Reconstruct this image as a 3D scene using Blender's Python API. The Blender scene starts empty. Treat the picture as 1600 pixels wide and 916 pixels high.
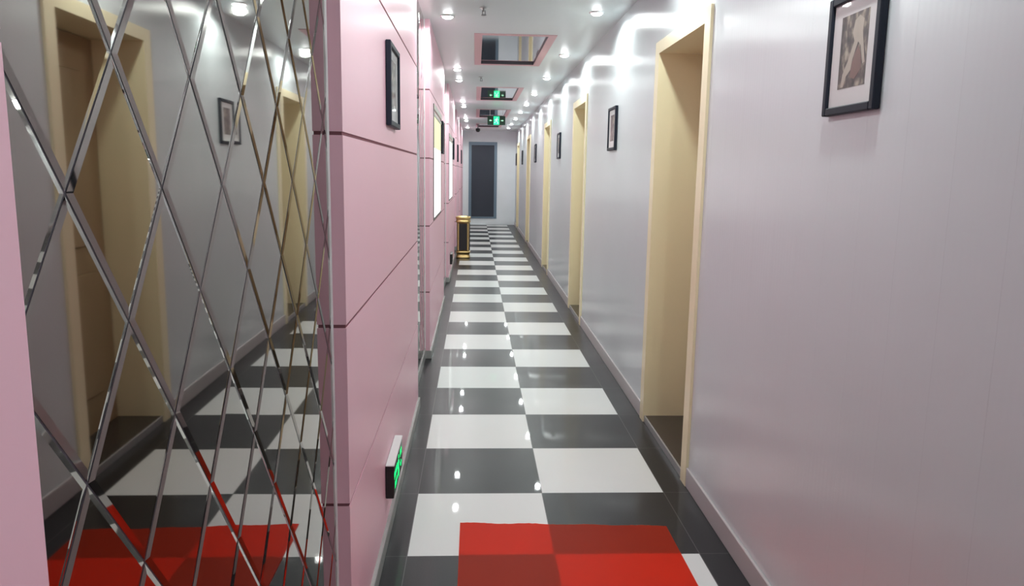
import bpy, bmesh, math, random
from mathutils import Vector, Matrix
random.seed(7)
C = bpy.context.scene.collection
sc = bpy.context.scene

# ------------------------------------------------------------------ camera
F, YAW, PIT, ROLL, CX, CY, CH = 1176.05, -0.050589, -0.159698, 0.016111, -0.336235, -2.853398, 1.543307
cy_, sy_ = math.cos(YAW), math.sin(YAW)
fw = Vector((-sy_*math.cos(PIT), cy_*math.cos(PIT), math.sin(PIT)))
r0 = Vector((cy_, sy_, 0)); u0 = r0.cross(fw)
rr = r0*math.cos(ROLL) + u0*math.sin(ROLL); uu = -r0*math.sin(ROLL) + u0*math.cos(ROLL)
cam = bpy.data.cameras.new('camera'); co = bpy.data.objects.new('camera', cam); C.objects.link(co)
cam.sensor_width = 36; cam.lens = F/1600*36; cam.clip_start = .02; cam.clip_end = 100
co.matrix_world = Matrix(((rr.x, uu.x, -fw.x, CX), (rr.y, uu.y, -fw.y, CY), (rr.z, uu.z, -fw.z, CH), (0, 0, 0, 1)))
sc.camera = co

# ------------------------------------------------------------------ world, exposure
w = bpy.data.worlds.new('world'); sc.world = w; w.use_nodes = True
w.node_tree.nodes['Background'].inputs[0].default_value = (.75, .8, .9, 1)
w.node_tree.nodes['Background'].inputs[1].default_value = .3
vs = sc.view_settings
vs.view_transform = 'Standard'; vs.look = 'None'; vs.gamma = 1; vs.use_curve_mapping = False
vs.exposure = 0.0
LAMP_W = 22.0          # watts of one downlight
LAMP_COL = (.92, 1.0, .97)
LAMP_EMIT = 40.0
SPOT_ANGLE, SPOT_BLEND = 172, .32

# ------------------------------------------------------------------ material helpers
def mat(name, col, rough=.5, metal=0, spec=.5, emit=None, es=0, bump=None, aniso=None, vary=0, vscale=(3, 3, 3), coat=0):
    m = bpy.data.materials.new(name); m.use_nodes = True
    nt = m.node_tree; b = nt.nodes['Principled BSDF']
    b.inputs['Base Color'].default_value = (*col, 1)
    b.inputs['Roughness'].default_value = rough; b.inputs['Metallic'].default_value = metal
    b.inputs['Specular IOR Level'].default_value = spec
    b.inputs['Coat Weight'].default_value = coat; b.inputs['Coat Roughness'].default_value = .08
    tc = nt.nodes.new('ShaderNodeTexCoord')
    if emit:
        b.inputs['Emission Color'].default_value = (*emit, 1); b.inputs['Emission Strength'].default_value = es
    if vary:
        mp = nt.nodes.new('ShaderNodeMapping'); mp.inputs['Scale'].default_value = vscale
        nz = nt.nodes.new('ShaderNodeTexNoise'); nz.inputs['Scale'].default_value = 1; nz.inputs['Detail'].default_value = 4
        mr = nt.nodes.new('ShaderNodeMapRange'); mr.inputs['To Min'].default_value = 1-vary; mr.inputs['To Max'].default_value = 1+vary
        mx = nt.nodes.new('ShaderNodeMix'); mx.data_type = 'RGBA'; mx.blend_type = 'MULTIPLY'; mx.inputs['Factor'].default_value = 1
        nt.links.new(tc.outputs['Object'], mp.inputs[0]); nt.links.new(mp.outputs[0], nz.inputs['Vector'])
        nt.links.new(nz.outputs['Fac'], mr.inputs['Value']); mx.inputs['A'].default_value = (*col, 1)
        nt.links.new(mr.outputs[0], mx.inputs['B']); nt.links.new(mx.outputs['Result'], b.inputs['Base Color'])
    if bump:    # (mapping scale, strength, distance)
        mp = nt.nodes.new('ShaderNodeMapping'); mp.inputs['Scale'].default_value = bump[0]
        nz = nt.nodes.new('ShaderNodeTexNoise'); nz.inputs['Scale'].default_value = 1; nz.inputs['Detail'].default_value = 3
        bp = nt.nodes.new('ShaderNodeBump'); bp.inputs['Strength'].default_value = bump[1]; bp.inputs['Distance'].default_value = bump[2]
        nt.links.new(tc.outputs['Object'], mp.inputs[0]); nt.links.new(mp.outputs[0], nz.inputs['Vector'])
        nt.links.new(nz.outputs['Fac'], bp.inputs['Height']); nt.links.new(bp.outputs[0], b.inputs['Normal'])
    if aniso:
        b.inputs['Anisotropic'].default_value = aniso[0]
        cx = nt.nodes.new('ShaderNodeCombineXYZ')
        for i in range(3): cx.inputs[i].default_value = aniso[1][i]
        nt.links.new(cx.outputs[0], b.inputs['Tangent'])
    return m

class NT:
    """small helper for math chains in a node tree"""
    def __init__(s, m): s.nt = m.node_tree; s.b = s.nt.nodes['Principled BSDF']
    def n(s, t, **k):
        x = s.nt.nodes.new(t)
        for a, v in k.items(): setattr(x, a, v)
        return x
    def m(s, op, a, b=None, c=None):
        x = s.n('ShaderNodeMath', operation=op)
        for i, v in enumerate((a, b, c)):
            if v is None: continue
            if isinstance(v, (int, float)): x.inputs[i].default_value = v
            else: s.nt.links.new(v, x.inputs[i])
        return x.outputs[0]
    def mix(s, f, a, b):
        x = s.n('ShaderNodeMix', data_type='RGBA')
        for sock, v in (('Factor', f), ('A', a), ('B', b)):
            if isinstance(v, (int, float)): x.inputs[sock].default_value = v
            elif isinstance(v, tuple): x.inputs[sock].default_value = (*v, 1)
            else: s.nt.links.new(v, x.inputs[sock])
        return x.outputs['Result']
    def noise(s, vec, scale, detail=3):
        x = s.n('ShaderNodeTexNoise'); x.inputs['Scale'].default_value = scale; x.inputs['Detail'].default_value = detail
        if vec is not None: s.nt.links.new(vec, x.inputs['Vector'])
        return x.outputs['Fac']
    def mapping(s, vec, scale):
        x = s.n('ShaderNodeMapping'); x.inputs['Scale'].default_value = scale; s.nt.links.new(vec, x.inputs[0]); return x.outputs[0]

def floor_material():
    m = mat('polished_floor_tiles', (.5, .5, .5), .3, coat=.22); k = NT(m); nt = k.nt
    tc = k.n('ShaderNodeTexCoord'); sp = k.n('ShaderNodeSeparateXYZ'); nt.links.new(tc.outputs['Object'], sp.inputs[0])
    X, Y = sp.outputs[0], sp.outputs[1]
    T = .6
    row = k.m('FLOOR', k.m('DIVIDE', Y, T)); par = k.m('ABSOLUTE', k.m('MODULO', row, 2.0))         # 0 even 1 odd
    right = k.m('GREATER_THAN', X, 0.0)
    white = k.m('SUBTRACT', 1.0, k.m('ABSOLUTE', k.m('SUBTRACT', par, right)))                      # equal -> white
    inside = k.m('LESS_THAN', k.m('ABSOLUTE', X), .6)
    white = k.m('MULTIPLY', white, inside)
    nz = k.noise(tc.outputs['Object'], 2.2); nf = k.noise(tc.outputs['Object'], 180, 2)
    wcol = k.mix(nz, (.72, .745, .73), (.78, .80, .79)); bcol = k.mix(nf, (.017, .017, .020), (.029, .029, .032))
    col = k.mix(white, bcol, wcol)
    # joints: rows, and the three long lines
    fy = k.m('ABSOLUTE', k.m('SUBTRACT', k.m('FRACT', k.m('ADD', k.m('DIVIDE', Y, T), .5)), .5))
    jy = k.m('LESS_THAN', fy, .0022)
    fx = k.m('ABSOLUTE', k.m('SUBTRACT', k.m('FRACT', k.m('ADD', k.m('DIVIDE', X, T), .5)), .5))
    jx = k.m('LESS_THAN', fx, .003)
    j = k.m('MAXIMUM', jx, jy)
    col = k.mix(j, col, (.10, .10, .10))
    nt.links.new(col, k.b.inputs['Base Color'])
    nt.links.new(k.m('ADD', .30, k.m('MULTIPLY', nz, .1)), k.b.inputs['Roughness']); k.b.inputs['Coat Roughness'].default_value = .022
    k.b.inputs['Specular IOR Level'].default_value = .12
    return m

def board_material(name, col, rough, axis, tangent, amp=.00005):
    """glossy plastic wall boards: a fine seam every 10 cm, faint ribs in between"""
    m = mat(name, col, rough, aniso=(.75, tangent)); k = NT(m); nt = k.nt
    tc = k.n('ShaderNodeTexCoord'); sp = k.n('ShaderNodeSeparateXYZ'); nt.links.new(tc.outputs['Object'], sp.inputs[0])
    A = sp.outputs[axis]
    rib = k.m('SINE', k.m('MULTIPLY', A, 2*math.pi/.025))
    fr = k.m('ABSOLUTE', k.m('SUBTRACT', k.m('FRACT', k.m('DIVIDE', A, .20)), .5))
    seam = k.m('LESS_THAN', k.m('SUBTRACT', .5, fr), .006)
    h = k.m('SUBTRACT', k.m('MULTIPLY', rib, amp), k.m('MULTIPLY', seam, .0006))
    bp = k.n('ShaderNodeBump'); bp.inputs['Strength'].default_value = 1; bp.inputs['Distance'].default_value = 1
    nt.links.new(h, bp.inputs['Height']); nt.links.new(bp.outputs[0], k.b.inputs['Normal'])
    nz = k.noise(tc.outputs['Object'], 1.3)
    c1 = k.mix(nz, tuple(c*.95 for c in col), tuple(min(1, c*1.04) for c in col))
    nt.links.new(k.mix(k.m('MULTIPLY', seam, .10), c1, tuple(c*.5 for c in col)), k.b.inputs['Base Color'])
    return m

M = {}
M['floor'] = floor_material()
M['ceiling'] = board_material('ceiling_boards', (.665, .725, .73), .35, 1, (1, 0, 0), .00015)
M['board'] = board_material('white_wall_boards', (.70, .765, .79), .26, 1, (0, 1, 0))
M['endwall'] = mat('end_wall_paint', (.88, .95, .98), .5, vary=.04)
M['pink'] = mat('pink_cladding', (.93, .56, .66), .38, vary=.03, vscale=(1.5, 1.5, 1.5))
M['groove'] = mat('groove_dark_pink', (.26, .11, .13), .8, spec=.1)
M['backing'] = mat('plaster_behind_cladding', (.45, .36, .38), .8)
M['skirt'] = mat('grey_stone_skirting', (.40, .40, .39), .25, vary=.12, vscale=(9, 9, 9))
M['skirtr'] = mat('pale_skirting', (.55, .53, .53), .3, vary=.04)
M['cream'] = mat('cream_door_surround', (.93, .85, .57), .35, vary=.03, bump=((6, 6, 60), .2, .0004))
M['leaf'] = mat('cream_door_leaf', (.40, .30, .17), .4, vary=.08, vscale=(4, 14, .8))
M['sill'] = mat('dark_stone_threshold', (.05, .042, .04), .2, vary=.2, vscale=(14, 14, 14))
M['sillrim'] = mat('threshold_edge_strip', (.5, .5, .5), .3, metal=.6)
M['mirror'] = mat('dark_mirror_glass', (.315, .30, .275), .025, metal=1)
M['mirrorc'] = mat('ceiling_mirror_glass', (.62, .64, .66), .04, metal=1)
M['sealant'] = mat('white_sealant', (.8, .78, .78), .5)
M['navy'] = mat('dark_picture_frame', (.018, .022, .034), .5, spec=.15)
M['matboard'] = mat('white_picture_mount', (.70, .70, .70), .8, coat=.6)
M['chrome'] = mat('lamp_ring_metal', (.8, .8, .8), .25, metal=.8)
M['lampglow'] = mat('lamp_disc', (1, 1, 1), .5, emit=(.95, .98, 1), es=LAMP_EMIT)
M['winframe'] = mat('dark_window_frame', (.10, .09, .085), .4)
M['winrail'] = mat('grey_window_rail', (.55, .52, .47), .35)
M['paneW'] = mat('lit_window_pane', (.8, .8, .8), .3, emit=(1, 1, .96), es=1.6)
M['paneY'] = mat('lit_yellow_blind', (.7, .66, .42), .5, emit=(.80, .78, .48), es=.55)
M['doorglass'] = mat('dark_door_glass', (.035, .045, .065), .22, spec=.5)
M['doorframe'] = mat('blue_grey_door_frame', (.17, .25, .32), .4)
M['black'] = mat('black_plastic', (.015, .015, .016), .35)
M['signface'] = mat('dark_green_sign_face', (.004, .03, .014), .3)
M['signglow'] = mat('lit_green_pictogram', (0, .6, .2), .5, emit=(.0, 1.0, .22), es=1.3)
M['signbright'] = mat('lit_green_panel', (0, .6, .25), .5, emit=(.02, 1.0, .32), es=1.1)
M['signpale'] = mat('lit_pale_arrow', (.5, .8, .6), .5, emit=(.45, 1.0, .6), es=.8)
M['metal'] = mat('galvanised_metal', (.62, .62, .62), .3, metal=.7)
M['gold'] = mat('brass', (.62, .46, .20), .28, metal=1)
M['bronze'] = mat('dark_bronze', (.22, .15, .10), .4, metal=.7)
M['binpanel'] = mat('black_bin_panel', (.02, .02, .022), .25)
M['sand'] = mat('ashtray_sand', (.5, .46, .4), .9, vary=.2, vscale=(90, 90, 90))
M['white'] = mat('white_plastic', (.75, .75, .75), .4)
M['dimgrey'] = mat('grey_fitting', (.16, .16, .17), .4)
M['pinktrim'] = mat('pink_ceiling_trim', (.72, .45, .48), .45)
M['reveal'] = mat('dark_recess_edge', (.06, .055, .07), .4)

def art_material():
    m = mat('sepia_print', (.3, .27, .25), .45); k = NT(m); nt = k.nt
    tc = k.n('ShaderNodeTexCoord'); oi = k.n('ShaderNodeObjectInfo')
    mp = k.n('ShaderNodeMapping'); mp.inputs['Scale'].default_value = (1, 22, 14)
    nt.links.new(tc.outputs['Object'], mp.inputs[0])
    cx = k.n('ShaderNodeCombineXYZ'); nt.links.new(k.m('MULTIPLY', oi.outputs['Random'], 30), cx.inputs[0]); nt.links.new(cx.outputs[0], mp.inputs['Location'])
    n1 = k.noise(mp.outputs[0], 1.6, 5)
    cr = k.n('ShaderNodeValToRGB'); nt.links.new(n1, cr.inputs[0])
    e = cr.color_ramp.elements; e[0].position = .34; e[0].color = (.02, .018, .018, 1); e[1].position = .68; e[1].color = (.42, .37, .29, 1)
    a = cr.color_ramp.elements.new(.5); a.color = (.09, .07, .065, 1)
    nt.links.new(cr.outputs[0], k.b.inputs['Base Color'])
    return m
M['art'] = art_material(); M['art'].node_tree.nodes['Principled BSDF'].inputs['Coat Weight'].default_value = .6
for k_ in ('art', 'matboard'): M[k_].node_tree.nodes['Principled BSDF'].inputs['Coat Roughness'].default_value = .02
M['artpale'] = mat('pale_print_figure', (.40, .36, .30), .45, vary=.2, vscale=(20, 20, 20))
M['artbrown'] = mat('brown_print_shape', (.17, .095, .08), .45, vary=.2, vscale=(20, 20, 20))

def red_material():
    m = mat('red_film_mat', (.78, .062, .024), .45, vary=.06, vscale=(5, 5, 5)); k = NT(m); nt = k.nt
    out = nt.nodes['Material Output']; tr = k.n('ShaderNodeBsdfTranslucent'); tr.inputs[0].default_value = (1.0, .10, .05, 1)
    mx = k.n('ShaderNodeMixShader'); mx.inputs[0].default_value = .62; k.b.inputs['Specular IOR Level'].default_value = .15
    nt.links.new(k.b.outputs[0], mx.inputs[1]); nt.links.new(tr.outputs[0], mx.inputs[2]); nt.links.new(mx.outputs[0], out.inputs[0])
    return m
M['red'] = red_material()

# ------------------------------------------------------------------ geometry helpers
def box(bm, x0, x1, y0, y1, z0, z1, bev=0, seg=2):
    if x1 < x0: x0, x1 = x1, x0
    if y1 < y0: y0, y1 = y1, y0
    v = [bm.verts.new(p) for p in ((x0,y0,z0),(x1,y0,z0),(x1,y1,z0),(x0,y1,z0),(x0,y0,z1),(x1,y0,z1),(x1,y1,z1),(x0,y1,z1))]
    fs = [bm.faces.new([v[i] for i in q]) for q in ((3,2,1,0),(4,5,6,7),(0,1,5,4),(1,2,6,5),(2,3,7,6),(3,0,4,7))]
    if bev:
        es = list({e for f in fs for e in f.edges})
        bmesh.ops.bevel(bm, geom=es, offset=bev, segments=seg, profile=.5, affect='EDGES')
def lathe(bm, prof, seg=32, c=(0, 0, 0), rect=None):
    """profile (r, z) spun about z; rect=(ax, ay, n) gives a superellipse section"""
    rings = []
    for r, z in prof:
        ring = []
        for i in range(seg):
            a = 2*math.pi*i/seg; ca, sa = math.cos(a), math.sin(a)
            if rect:
                n = rect[2]; x = rect[0]*math.copysign(abs(ca)**(2/n), ca); y = rect[1]*math.copysign(abs(sa)**(2/n), sa)
            else: x, y = ca, sa
            ring.append(bm.verts.new((c[0]+r*x, c[1]+r*y, c[2]+z)))
        rings.append(ring)
    for a, b in zip(rings, rings[1:]):
        for i in range(seg):
            bm.faces.new((a[i], a[(i+1) % seg], b[(i+1) % seg], b[i]))
    if prof[0][0] > 1e-6: bm.faces.new(list(reversed(rings[0])))
    if prof[-1][0] > 1e-6: bm.faces.new(rings[-1])
def obj(name, bm, m, parent=None, smooth=False, loc=None):
    bmesh.ops.recalc_face_normals(bm, faces=bm.faces)
    me = bpy.data.meshes.new(name); bm.to_mesh(me); bm.free()
    me.materials.append(M[m] if isinstance(m, str) else m)
    if smooth:
        for p in me.polygons: p.use_smooth = True
    o = bpy.data.objects.new(name, me); C.objects.link(o)
    if parent: o.parent = parent
    if loc: o.location = loc
    return o
def empty(name, loc=(0, 0, 0), rz=0):
    o = bpy.data.objects.new(name, None); C.objects.link(o); o.location = loc; o.rotation_euler = (0, 0, rz); o.empty_display_size = .1
    return o
def tag(o, label=None, cat=None, group=None, kind=None):
    for k, v in (('label', label), ('category', cat), ('group', group), ('kind', kind)):
        if v: o[k] = v
    return o
def struct(o, label, cat): return tag(o, label, cat, kind='structure')
def copy_tree(o, parent=None):
    kids = list(o.children)
    c = o.copy(); C.objects.link(c)
    if parent: c.parent = parent
    for ch in kids: copy_tree(ch, c)
    return c
def NB(): return bmesh.new()

H = 2.70                       # ceiling height
YB, YE = -3.7, 19.3            # corridor ends
XL, XP = -.80, -.70            # left wall plane behind the cladding, face of the cladding
RA = -.005; RX = .735          # the right wall opens out by a hair
def rw(y): return RX + .005*y

# ------------------------------------------------------------------ shell
bm = NB(); box(bm, -1.0, 1.6, YB-.1, YE+.15, -.12, 0); o = obj('floor', bm, 'floor'); struct(o, 'polished floor of black and white square tiles with black borders', 'floor')

# ceiling with four openings for the mirror recesses
REC = [(4.76, .93, .335), (8.90, .98, .31), (12.80, 1.08, .31), (16.75, .75, .31)]      # centre y, half length, half width
bm = NB()
y = YB-.1
for c, hl, hw in REC:
    box(bm, -1.0, 1.0, y, c-hl, H, H+.12)
    box(bm, -1.0, -hw, c-hl, c+hl, H, H+.12); box(bm, hw, 1.0, c-hl, c+hl, H, H+.12)
    y = c+hl
box(bm, -1.0, 1.0, y, YE+.15, H, H+.12)
o = obj('ceiling', bm, 'ceiling'); struct(o, 'pale grey boarded ceiling of the corridor', 'ceiling')

# walls behind and ahead
bm = NB(); box(bm, -1.0, 1.3, YB-.1, YB, 0, H); o = obj('wall_back', bm, 'endwall'); struct(o, 'plain wall closing the corridor behind the viewer', 'wall')
bm = NB(); box(bm, -1.0, -.53, YE, YE+.12, 0, H); box(bm, .29, 1.0, YE, YE+.12, 0, H); box(bm, -.53, .29, YE, YE+.12, 2.38, H); box(bm, -.53, .29, YE, YE+.12, 0, .18)
o = obj('wall_front', bm, 'endwall'); struct(o, 'white wall closing the far end of the corridor', 'wall')
bm = NB(); box(bm, -1.0, XL, YB, YE, 0, H); o = obj('wall_left', bm, 'backing'); struct(o, 'plain wall behind the pink cladding and the mirrors', 'wall')

# right wall with five door openings (local frame: x outwards, origin on the wall line)
DOORS = [1.21, 5.20, 8.98, 13.45, 17.75]
DW, DF, DH = .54, .09, 2.31      # half width of surround, surround width, top of surround
bm = NB(); y = YB
for d in DOORS:
    box(bm, 0, .12, y, d-DW, 0, H); box(bm, 0, .12, d-DW, d+DW, DH, H); y = d+DW
box(bm, 0, .12, y, YE+.1, 0, H)
o = obj('wall_right', bm, 'board', loc=(RX, 0, 0)); o.rotation_euler.z = RA
struct(o, 'glossy white boarded wall with cream door surrounds', 'wall')

def skirting(name, x0, x1, spans, z1, m, label, loc=(0, 0, 0), rz=0):
    bm = NB()
    for a, b in spans: box(bm, x0, x1, a, b, 0, z1, .003, 1)
    o = obj(name, bm, m, loc=loc); o.rotation_euler.z = rz; struct(o, label, 'skirting')
sp = []; y = YB
for d in DOORS: sp.append((y, d-DW)); y = d+DW
sp.append((y, YE))
skirting('baseboard_right', -.012, 0, sp, .10, 'skirtr', 'pale skirting along the white wall', (RX, 0, 0), RA)

names = ['nearest to the viewer', 'second from the viewer', 'third from the viewer', 'fourth from the viewer', 'last before the end wall']
def make_door(i, d):
    t = empty('door_%d' % (i+1), (rw(d), d, 0), RA)
    struct(t, 'deep cream doorway in the white wall, ' + names[i], 'door')
    bm = NB()
    D = .30
    for s in (-1, 1):
        a, b = (-DW, -DW+DF) if s < 0 else (DW-DF, DW)
        box(bm, -.014, D, a, b, 0, DH-.07)
    box(bm, -.014, D, -DW, DW, DH-.07, DH)
    obj('door_frame', bm, 'cream', t)
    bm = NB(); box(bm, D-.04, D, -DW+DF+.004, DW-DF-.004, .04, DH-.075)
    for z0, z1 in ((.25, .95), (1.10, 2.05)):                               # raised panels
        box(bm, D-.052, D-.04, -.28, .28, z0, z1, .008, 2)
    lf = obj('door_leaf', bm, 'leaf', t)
    bm = NB(); box(bm, .003, D, -DW+DF, DW-DF, 0, .04, .003, 1); th = obj('threshold', bm, 'sill', t)
    bm = NB(); box(bm, -.006, .003, -DW+DF, DW-DF, 0, .042, .001, 1); obj('edge_strip', bm, 'sillrim', th)
for i, d in enumerate(DOORS): make_door(i, d)

# far door
t = empty('door_6', (-.12, YE, .18)); struct(t, 'dark glazed door in a blue grey frame, raised above the floor at the corridor end', 'door')
bm = NB(); 
box(bm, -.41, -.33, -.02, .10, 0, 2.20); box(bm, .33, .41, -.02, .10, 0, 2.20); box(bm, -.33, .33, -.02, .10, 2.11, 2.20); box(bm, -.33, .33, -.02, .10, 0, .05)
obj('door_frame', bm, 'doorframe', t)
bm = NB(); box(bm, -.33, .33, .03, .06, .05, 2.11); lf = obj('door_leaf', bm, 'doorglass', t)

# ------------------------------------------------------------------ left side: cladding panels and mirrors
SEAMS = [.56, 1.10, 1.64, 2.17]
def pillar(y0, y1, n, xr):
    zs = [.07] + SEAMS + [H]
    bm = NB()
    for a, b in zip(zs, zs[1:]):
        box(bm, XL, XP, y0, y1, a+(.005 if a > .1 else 0), b-(.005 if b < H-.1 else 0))
    o = obj('wall_left', bm, 'pink'); struct(o, 'pink clad wall section with horizontal grooves, ' + n, 'wall panel')
    bm = NB(); box(bm, XL, XP-.003, y0+.003, y1-.003, .07, H)
    obj('groove_backing', bm, 'groove', o)
PIL = [(YB, -2.235, 'beside the viewer'), (-.73, 1.95, 'holding the low exit sign'), (3.25, 6.05, 'with the first lit window'),
       (7.60, 10.65, 'with the second lit window'), (11.95, 14.4, 'beyond the litter bin'), (15.9, YE, 'touching the end wall')]
for a, b, n in PIL: pillar(a, b, n, 0)
sp = [(a, b) for a, b, n in PIL]
skirting('baseboard_left', XL, -.686, sp, .07, 'skirt', 'low grey stone skirting under the pink cladding')
gaps = [(PIL[i][1], PIL[i+1][0]) for i in range(len(PIL)-1)]
skirting('baseboard_left_recess', XL, -.735, gaps, .09, 'skirt', 'grey stone skirting under the mirrors')

def mirror_panel(y0, y1, x, label, W=.235, HH=.305, oy=-2.08, oz=1.515):
    z0, z1 = .09, H
    t = empty('mirror_panel', (x, y0, z0)); tag(t, label, 'mirror', 'diamond mirror panels between the pink wall sections')
    bm = NB(); rnd = random.Random(int(y0*10)+3)
    bw, bh = .010, .0017
    i0, i1 = int((y0-oy)/W)-2, int((y1-oy)/W)+2
    j0, j1 = int((z0-oz)/HH)-2, int((z1-oz)/HH)+2
    L = math.hypot(W/2, HH/2); ins = bw*L/(W/2*HH/2)              # inset as a fraction of the half diagonals
    for i in range(i0, i1+1):
        for j in range(j0, j1+1):
            for q in (0, .5):
                cyy, czz = oy+(i+q)*W, oz+(j+.5+q)*HH
                ty, tz = rnd.uniform(-1, 1)*.0022, rnd.uniform(-1, 1)*.0018
                def vv(dy, dz, h): return bm.verts.new((h+ty*dy+tz*dz, cyy+dy-y0, czz+dz-z0))
                g = .984
                out = [vv(-W/2*g, 0, .002), vv(0, -HH/2*g, .002), vv(W/2*g, 0, .002), vv(0, HH/2*g, .002)]
                k = 1-ins
                inn = [vv(-W/2*k, 0, .002+bh), vv(0, -HH/2*k, .002+bh), vv(W/2*k, 0, .002+bh), vv(0, HH/2*k, .002+bh)]
                bm.faces.new(inn)
                for a in range(4): bm.faces.new((out[a], out[(a+1) % 4], inn[(a+1) % 4], inn[a]))
    for co_, no in (((0, .003, 0), (0, -1, 0)), ((0, y1-y0-.003, 0), (0, 1, 0)), ((0, 0, .0), (0, 0, -1)), ((0, 0, z1-z0), (0, 0, 1))):
        bmesh.ops.bisect_plane(bm, geom=bm.verts[:]+bm.edges[:]+bm.faces[:], plane_co=co_, plane_no=no, clear_outer=True)
    for f in bm.faces: f.normal_update()
    me = bpy.data.meshes.new('diamond_tiles'); bm.to_mesh(me); bm.free(); me.materials.append(M['mirror'])
    o = bpy.data.objects.new('diamond_tiles', me); C.objects.link(o); o.parent = t
    bm = NB(); box(bm, XL-x, .0015, 0.001, y1-y0-.001, 0, z1-z0-.001); obj('backing_board', bm, 'reveal', t)
    # wobbly bead of sealant down the far edge
    bm = NB(); n = 60; prev = None
    for a in range(n+1):
        z = (z1-z0)*a/n; wv = .0035+.0016*math.sin(a*1.7)+.001*math.sin(a*.6)
        yy = y1-y0-.004; ring = [bm.verts.new(p) for p in ((.003, yy-wv, z), (.007, yy-wv*.5, z), (.009, yy+.002, z), (.003, yy+.002, z))]
        if prev:
            for b in range(4): bm.faces.new((prev[b], prev[(b+1) % 4], ring[(b+1) % 4], ring[b]))
        prev = ring
    obj('sealant_bead', bm, 'sealant', t)
ML = ['large diamond tiled mirror beside the viewer, left edge of the photo', 'diamond tiled mirror just past the low green exit sign wall',
      'diamond tiled mirror between the two lit windows', 'diamond tiled mirror behind the brass litter bin', 'diamond tiled mirror nearest the end wall']
for i, (a, b) in enumerate(gaps): mirror_panel(a, b, -.745, ML[i])

# windows in the pink wall
def window(i, y0, y1, z0, z1, zm, label):
    t = empty('window_%d' % i, (XP, (y0+y1)/2, z0)); struct(t, label, 'window')
    h = (y1-y0)/2; T = z1-z0; f = .035
    bm = NB(); box(bm, -.02, .006, -h, -h+f, 0, T); box(bm, -.02, .006, h-f, h, 0, T); box(bm, -.02, .006, -h+f, h-f, 0, .02); 
    obj('window_frame', bm, 'winframe', t)
    bm = NB(); box(bm, -.02, .012, -h, h, T-.05, T, .004, 1); box(bm, -.02, .010, -h+f, h-f, T-.10, T-.07, .004, 1); obj('top_rail', bm, 'winrail', t)
    bm = NB(); box(bm, -.02, .002, -h+f, h-f, .02, zm-z0); obj('pane', bm, 'paneW', t)
    bm = NB(); box(bm, -.02, .003, -h+f, h-f, zm-z0, T-.07); obj('blind', bm, 'paneY', t)
window(1, 3.78, 5.16, 1.11, 2.11, 1.74, 'lit window with a yellow blind in the nearer pink wall')
window(2, 7.66, 9.15, 1.13, 2.05, 1.98, 'lit white window in the pink wall further along')

# ------------------------------------------------------------------ ceiling mirror recesses
for i, (c, hl, hw) in enumerate(REC):
    t = empty('ceiling_mirror', (0, c, H))
    tag(t, 'rectangular pink edged ceiling mirror, ' + ['largest and nearest the viewer', 'second along, before the exit sign', 'third along, above the green exit sign', 'furthest, just before the end wall'][i], 'ceiling mirror', 'mirrors set in the ceiling')
    fr = .05; d = .018
    bm = NB(); box(bm, -hw, hw, -hl, hl, d, d+.01); obj('mirror_glass', bm, 'mirrorc', t)
    bm = NB(); zb = -.004
    box(bm, -hw-.02, -hw+fr, -hl-.02, hl+.02, zb, 0); box(bm, hw-fr, hw+.02, -hl-.02, hl+.02, zb, 0)
    box(bm, -hw+fr, hw-fr, -hl-.02, -hl+fr, zb, 0); box(bm, -hw+fr, hw-fr, hl-fr, hl+.02, zb, 0)
    obj('trim', bm, 'pinktrim', t)
    bm = NB(); e = .008
    box(bm, -hw+fr-e, -hw+fr, -hl+fr, hl-fr, .001, d); box(bm, hw-fr, hw-fr+e, -hl+fr, hl-fr, .001, d)
    box(bm, -hw+fr-e, hw-fr+e, hl-fr, hl-fr+e, .001, d); box(bm, -hw+fr-e, hw-fr+e, -hl+fr-e, -hl+fr, .001, d)
    obj('recess_edge', bm, 'reveal', t)

# ------------------------------------------------------------------ downlights
def make_lamp():
    t = empty('ceiling_light', (0, 0, H))
    r = NB(); n = 32; pr = [(.041, 0), (.041, -.006), (.047, -.009), (.055, -.005), (.057, 0)]; rings = []
    for rad, z in pr: rings.append([r.verts.new((rad*math.cos(2*math.pi*k/n), rad*math.sin(2*math.pi*k/n), z)) for k in range(n)])
    for a, b in zip(rings, rings[1:]):
        for k in range(n): r.faces.new((a[k], a[(k+1) % n], b[(k+1) % n], b[k]))
    obj('trim_ring', r, 'chrome', t, True)
    bm = NB(); lathe(bm, [(.041, 0), (.041, -.003), (.037, -.012), (.028, -.018), (.015, -.021), (.0001, -.022)], 24); obj('diffuser', bm, 'lampglow', t, True)
    l = bpy.data.lights.new('downlight', 'SPOT'); l.energy = LAMP_W; l.color = LAMP_COL; l.shadow_soft_size = .03
    l.spot_size = math.radians(SPOT_ANGLE); l.spot_blend = SPOT_BLEND
    lo = bpy.data.objects.new('downlight', l); C.objects.link(lo); lo.parent = t; lo.location = (0, 0, -.048)
    return t
LL = [(-.555, y) for y in (-.35, 2.1, 3.12, 6.13, 7.17, 10.13, 11.13, 14.1, 15.0, 17.8)]  # first one is out of view, added to lift the near pink wall
LR = [(.54, y) for y in (-3.05, -.9, .97, 2.86, 4.89, 6.77, 8.73, 10.55, 12.3, 14.2, 16.05, 17.7)]  # first one, unseen behind the viewer, is extra fill for the near end
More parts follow.
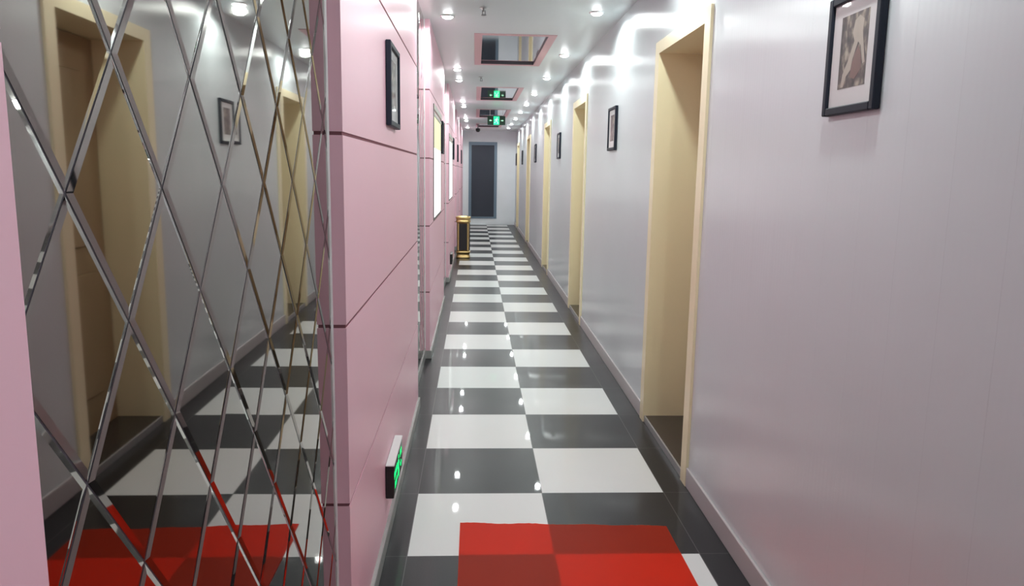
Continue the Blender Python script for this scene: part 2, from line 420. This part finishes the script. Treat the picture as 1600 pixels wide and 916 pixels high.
LLAB = {3.12: 'nearest visible downlight on the pink side of the ceiling', 6.13: 'downlight on the pink side, nearer of the second pair', 7.17: 'downlight on the pink side, farther of the second pair',
        10.13: 'downlight on the pink side, nearer of the third pair', 11.13: 'downlight on the pink side, farther of the third pair', 14.1: 'pink side, nearer one of the small pair past the hanging sign',
        15.0: 'pink side, farther one of the small pair past the hanging sign', 17.8: 'last downlight on the pink side before the end wall', -.35: 'unseen, added to brighten the nearest pink wall section', 2.1: 'downlight above the nearest pink wall section'}
ORD = ['unseen, added to brighten the near end, furthest back', 'above the large framed picture', 'above the nearest cream doorway', 'largest and brightest in view', 'second visible', 'third visible', 'fourth visible', 'fifth visible', 'sixth visible', 'seventh visible', 'eighth visible', 'ninth and last visible']
proto = make_lamp(); first = True
for side, L in (('L', LL), ('R', LR)):
    for k, (x, y) in enumerate(L):
        o = proto if first else copy_tree(proto); first = False
        o.location = (x, y, H)
        lab = 'round white downlight: ' + LLAB[y] if side == 'L' else 'round white downlight on the white wall side, ' + ORD[k] + ' of its row'
        tag(o, lab, 'ceiling light', 'recessed downlights')

# ------------------------------------------------------------------ sprinklers and camera
def sprinkler(x, y, label):
    t = empty('sprinkler_head', (x, y, H)); tag(t, label, 'sprinkler', 'sprinkler heads')
    bm = NB(); lathe(bm, [(.034, 0), (.034, -.003), (.02, -.008), (.010, -.009), (.009, -.028), (.0001, -.03)], 20); obj('base_plate', bm, 'metal', t, True)
    bm = NB(); box(bm, -.012, -.008, -.003, .003, -.05, -.02); box(bm, .008, .012, -.003, .003, -.05, -.02); lathe(bm, [(.018, -.052), (.018, -.049)], 16); obj('deflector', bm, 'dimgrey', t)
sprinkler(-.285, 2.79, 'small sprinkler head in the ceiling before the largest mirror recess')
sprinkler(-.272, 6.79, 'small sprinkler head between the first two ceiling mirrors')
t = empty('security_camera', (-.28, 16.4, H)); tag(t, 'small dark camera hanging from the ceiling near the end wall', 'security camera')
bm = NB(); lathe(bm, [(.04, 0), (.04, -.012), (.012, -.02), (.012, -.10), (.0001, -.10)], 20); obj('mount', bm, 'dimgrey', t, True)
bm = NB(); lathe(bm, [(.0001, -.19), (.03, -.185), (.052, -.16), (.058, -.13), (.052, -.10), (.0001, -.095)], 24); obj('dome', bm, 'black', t, True)

# ------------------------------------------------------------------ pictures
def picture(side, y, label, group, w=.31, h=.335, zc=1.89, figure=False):
    """thing facing +x locally; right-wall ones are turned round"""
    if side == 'L': t = empty('framed_picture', (XP+.001, y, zc-h/2))
    else: t = empty('framed_picture', (rw(y)-.001, y, zc-h/2), math.pi+RA)
    tag(t, label, 'picture', group)
    f = .023; d = .022; bm = NB()
    box(bm, 0, d, -w/2, -w/2+f, 0, h, .003, 1); box(bm, 0, d, w/2-f, w/2, 0, h, .003, 1)
    box(bm, 0, d, -w/2+f, w/2-f, 0, f, .003, 1); box(bm, 0, d, -w/2+f, w/2-f, h-f, h, .003, 1)
    obj('frame', bm, 'navy', t)
    bm = NB(); box(bm, .001, .012, -w/2+f, w/2-f, f, h-f); obj('mount', bm, 'matboard', t)
    aw, a0, a1 = .078, .072, h-.062
    bm = NB(); box(bm, .012, .0125, -aw, aw, a0, a1); p = obj('print', bm, 'art', t)
    if figure:
        def blob(pts, m, nm, th):
            b = NB(); vs = [b.verts.new((th, q[0], q[1])) for q in pts]; b.faces.new(vs)
            r = bmesh.ops.extrude_face_region(b, geom=b.faces[:]); bmesh.ops.translate(b, verts=[v for v in r['geom'] if isinstance(v, bmesh.types.BMVert)], vec=(.0003, 0, 0))
            obj(nm, b, m, p)
        A = lambda u, v: ((u-.5)*2*aw, a0+(1-v)*(a1-a0))          # u from the picture's far side, v downwards
        blob([A(*q) for q in ((.50,.10),(.66,.05),(.82,.12),(.80,.28),(.86,.45),(.95,.70),(.88,.72),(.76,.46),(.66,.40),(.50,.62),(.46,.76),(.30,.84),(.22,.98),(.12,.98),(.16,.80),(.34,.62),(.52,.38),(.44,.26))], 'artpale', 'print_figure', .0125)
        blob([A(*q) for q in ((.68,.44),(.80,.60),(.84,.78),(.62,.90),(.44,.86),(.50,.66))], 'artbrown', 'print_shape', .0126)
PIC = [(-.712, 'large sepia print in a dark frame on the nearest stretch of white wall'), (3.16, 'dark framed picture between the first and second cream doorways'),
       (7.2, 'dark framed picture between the second and third cream doorways'), (11.4, 'dark framed picture between the third and fourth cream doorways'),
       (15.75, 'dark framed picture between the fourth and fifth cream doorways'), (18.75, 'dark framed picture next to the end wall on the white side')]
for i, (y, lab) in enumerate(PIC): picture('R', y, lab, 'pictures on the white wall', figure=(i == 0), w=.30 if i == 0 else .33)
for y, lab in ((.475, 'dark framed picture on the nearest pink wall section'), (5.40, 'dark framed picture beside the nearer lit window'), (9.42, 'dark framed picture beside the farther lit window'),
               (12.5, 'dark framed picture on the pink wall beyond the litter bin'), (16.3, 'dark framed picture on the last pink wall section')):
    picture('L', y, lab, 'pictures on the pink wall', w=.37)

# ------------------------------------------------------------------ exit signs
def man(bm, s, ox, oz, th):
    """running figure in the local xz plane, s = height, faces -y"""
    def poly(pts):
        vs = [bm.verts.new((ox+p[0]*s, 0, oz+p[1]*s)) for p in pts]; f = bm.faces.new(vs)
        r = bmesh.ops.extrude_face_region(bm, geom=[f]); bmesh.ops.translate(bm, verts=[v for v in r['geom'] if isinstance(v, bmesh.types.BMVert)], vec=(0, -th, 0))
    poly([(.12+.09*math.cos(a*math.pi/6), .88+.09*math.sin(a*math.pi/6)) for a in range(12)])
    poly([(-.08, .76), (.14, .76), (.10, .42), (-.12, .40)])
    poly([(.10, .76), (.34, .60), (.30, .54), (.10, .64)])
    poly([(-.08, .74), (-.30, .58), (-.26, .50), (-.06, .62)])
    poly([(.10, .44), (.28, .22), (.24, 0), (.14, 0), (.17, .20), (-.02, .40)])
    poly([(-.10, .42), (-.12, .22), (-.38, .12), (-.36, .22), (-.20, .28), (-.12, .42)])
def arrow(bm, s, ox, oz, th, d=1):
    pts = [(-.5, .12), (0, .12), (0, .34), (.5, 0), (0, -.34), (0, -.12), (-.5, -.12)]
    vs = [bm.verts.new((ox+d*p[0]*s, 0, oz+p[1]*s)) for p in pts]; f = bm.faces.new(vs)
    r = bmesh.ops.extrude_face_region(bm, geom=[f]); bmesh.ops.translate(bm, verts=[v for v in r['geom'] if isinstance(v, bmesh.types.BMVert)], vec=(0, -th, 0))
def text(body, size, m, parent, loc, rot=(math.pi/2, 0, 0)):
    cu = bpy.data.curves.new('lettering', 'FONT'); cu.body = body; cu.size = size; cu.extrude = .0004; cu.align_x = 'CENTER'; cu.align_y = 'CENTER'
    o = bpy.data.objects.new('tmp', cu); C.objects.link(o); bpy.context.view_layer.update()
    me = bpy.data.meshes.new_from_object(o.evaluated_get(bpy.context.evaluated_depsgraph_get())); C.objects.unlink(o); bpy.data.objects.remove(o)
    me.materials.clear(); me.materials.append(M[m]); p = bpy.data.objects.new('lettering', me); C.objects.link(p); p.parent = parent; p.location = loc; p.rotation_euler = rot
    return p
# hanging sign across the corridor
SX, SY, SZ, SW, SH = .05, 11.6, 2.405, .335, .165
t = empty('exit_sign', (SX, SY, SZ)); tag(t, 'green lit exit sign hanging across the corridor from the ceiling', 'exit sign')
bm = NB(); box(bm, -SW/2, SW/2, -.012, .012, 0, SH, .003, 1); obj('housing', bm, 'signface', t)
bm = NB(); box(bm, -.052, .055, -.0132, -.0118, .006, SH-.006); obj('pictogram_panel', bm, 'signbright', t)
bm = NB(); man(bm, SH*.75, 0, .02, .001); bmesh.ops.translate(bm, verts=bm.verts, vec=(0, -.0133, 0)); obj('running_man', bm, 'signpale', t)
bm = NB(); arrow(bm, .05, -.11, SH*.5, .001, -1); bmesh.ops.translate(bm, verts=bm.verts, vec=(0, -.0122, 0)); obj('arrow', bm, 'signpale', t)
bm = NB(); arrow(bm, .05, .11, SH*.5, .001, 1); bmesh.ops.translate(bm, verts=bm.verts, vec=(0, -.0122, 0)); obj('arrow', bm, 'signpale', t)
for s in (-.12, .12):
    bm = NB(); lathe(bm, [(.004, SH-.002), (.004, H-SZ-.006), (.014, H-SZ-.005), (.014, H-SZ)], 12, c=(s, 0, 0)); obj('hanging_rod', bm, 'metal', t)

def low_sign(y, label, lit):
    """emergency box on the pink wall just above the floor; faces +x, length along y"""
    L, z, hh, d = .36, .185, .148, .034
    t = empty('exit_sign', (XP+.001, y, z), math.pi/2); tag(t, label, 'exit sign', 'low exit signs on the pink wall')
    # local: x along the wall, -y away from the wall
    bm = NB(); box(bm, -L/2, L/2, -d, 0, 0, hh-.006, .003, 1); obj('housing', bm, 'black', t)
    bm = NB(); box(bm, -L/2-.003, L/2+.003, -d-.003, 0, hh-.006, hh, .002, 1); obj('metal_cap', bm, 'white' if lit else 'black', t)
    bm = NB(); box(bm, -L/2+.012, L/2-.012, -d-.001, -d+.001, .010, hh-.014); obj('face_plate', bm, 'signface', t)
    m = 'signglow' if lit else 'signface'
    bm = NB(); man(bm, hh*.72, .0, .018, .001); bmesh.ops.translate(bm, verts=bm.verts, vec=(0, -d-.001, 0)); obj('running_man', bm, m, t)
    bm = NB(); arrow(bm, .05, .105, hh*.32, .001, 1); bmesh.ops.translate(bm, verts=bm.verts, vec=(0, -d-.001, 0)); obj('arrow', bm, m, t)
    text('安全出口', .034, m, t, (-.105, -d-.0015, hh*.62)); text('EXIT', .040, m, t, (-.105, -d-.0015, hh*.28)); text('安全', .036, m, t, (.105, -d-.0015, hh*.66))
low_sign(.315, 'low black exit sign box with green lettering on the nearest pink wall', True)
low_sign(8.35, 'low black exit sign box on the pink wall before the litter bin', False)

# ------------------------------------------------------------------ litter bin
t = empty('litter_bin', (-.545, 10.7, 0)); tag(t, 'brass and black upright ashtray litter bin against the pink wall', 'litter bin')
S = (1, 1, 5)
bm = NB(); lathe(bm, [(.125, 0), (.128, .006), (.128, .03), (.118, .036), (.118, .085), (.130, .092), (.130, .12), (.116, .128)], 48, rect=S); obj('base', bm, 'gold', t, True)
bm = NB(); lathe(bm, [(.116, .128), (.116, .63)], 48, rect=S); obj('body', bm, 'bronze', t, True)
bm = NB(); lathe(bm, [(.116, .63), (.128, .64), (.131, .66), (.124, .672), (.124, .70), (.134, .71), (.136, .73), (.128, .742), (.100, .745), (.098, .72), (.0001, .72)], 48, rect=S); obj('rim', bm, 'gold', t, True)
bm = NB(); lathe(bm, [(.097, .722), (.09, .728), (.0001, .73)], 32, rect=S); obj('ash_tray', bm, 'sand', t, True)
bm = NB(); box(bm, -.068, .068, -.122, -.112, .145, .615, .003, 1); obj('front_panel', bm, 'binpanel', t)
for s in (-1, 1):
    bm = NB(); box(bm, s*.072, s*.100, -.121, -.112, .135, .625, .003, 1); obj('corner_strip', bm, 'gold', t)
bm = NB(); box(bm, .112, .122, -.068, .068, .145, .615, .003, 1); obj('side_panel', bm, 'binpanel', t)

# ------------------------------------------------------------------ red mat
bm = NB(); n = 60; xa, xb, ya = -.391, .5215, -2.6
top = []
for i in range(n+1):
    u = i/n; x = xa+(xb-xa)*u
    yf = .286-.045*u+.004*math.sin(u*23)+random.uniform(-.002, .002)
    top.append((x, yf))
pts = [(xa, ya)]+top+[(xb, ya)]
f = bm.faces.new([bm.verts.new((x, y, .0035)) for x, y in pts])
r = bmesh.ops.extrude_face_region(bm, geom=[f]); low = [v for v in r['geom'] if isinstance(v, bmesh.types.BMVert)]
bmesh.ops.translate(bm, verts=low, vec=(0, 0, -.003))
bmesh.ops.delete(bm, geom=[q for q in bm.faces if all(v in low for v in q.verts)], context='FACES_ONLY')    # a film: nothing underneath but the tiles
# origin at the mat itself
bmesh.ops.translate(bm, verts=bm.verts, vec=(-.065, 1.1, 0))
o = obj('floor_mat', bm, 'red', loc=(.065, -1.1, 0)); tag(o, 'thin see-through red runner lying on the tiles in the foreground', 'floor mat')
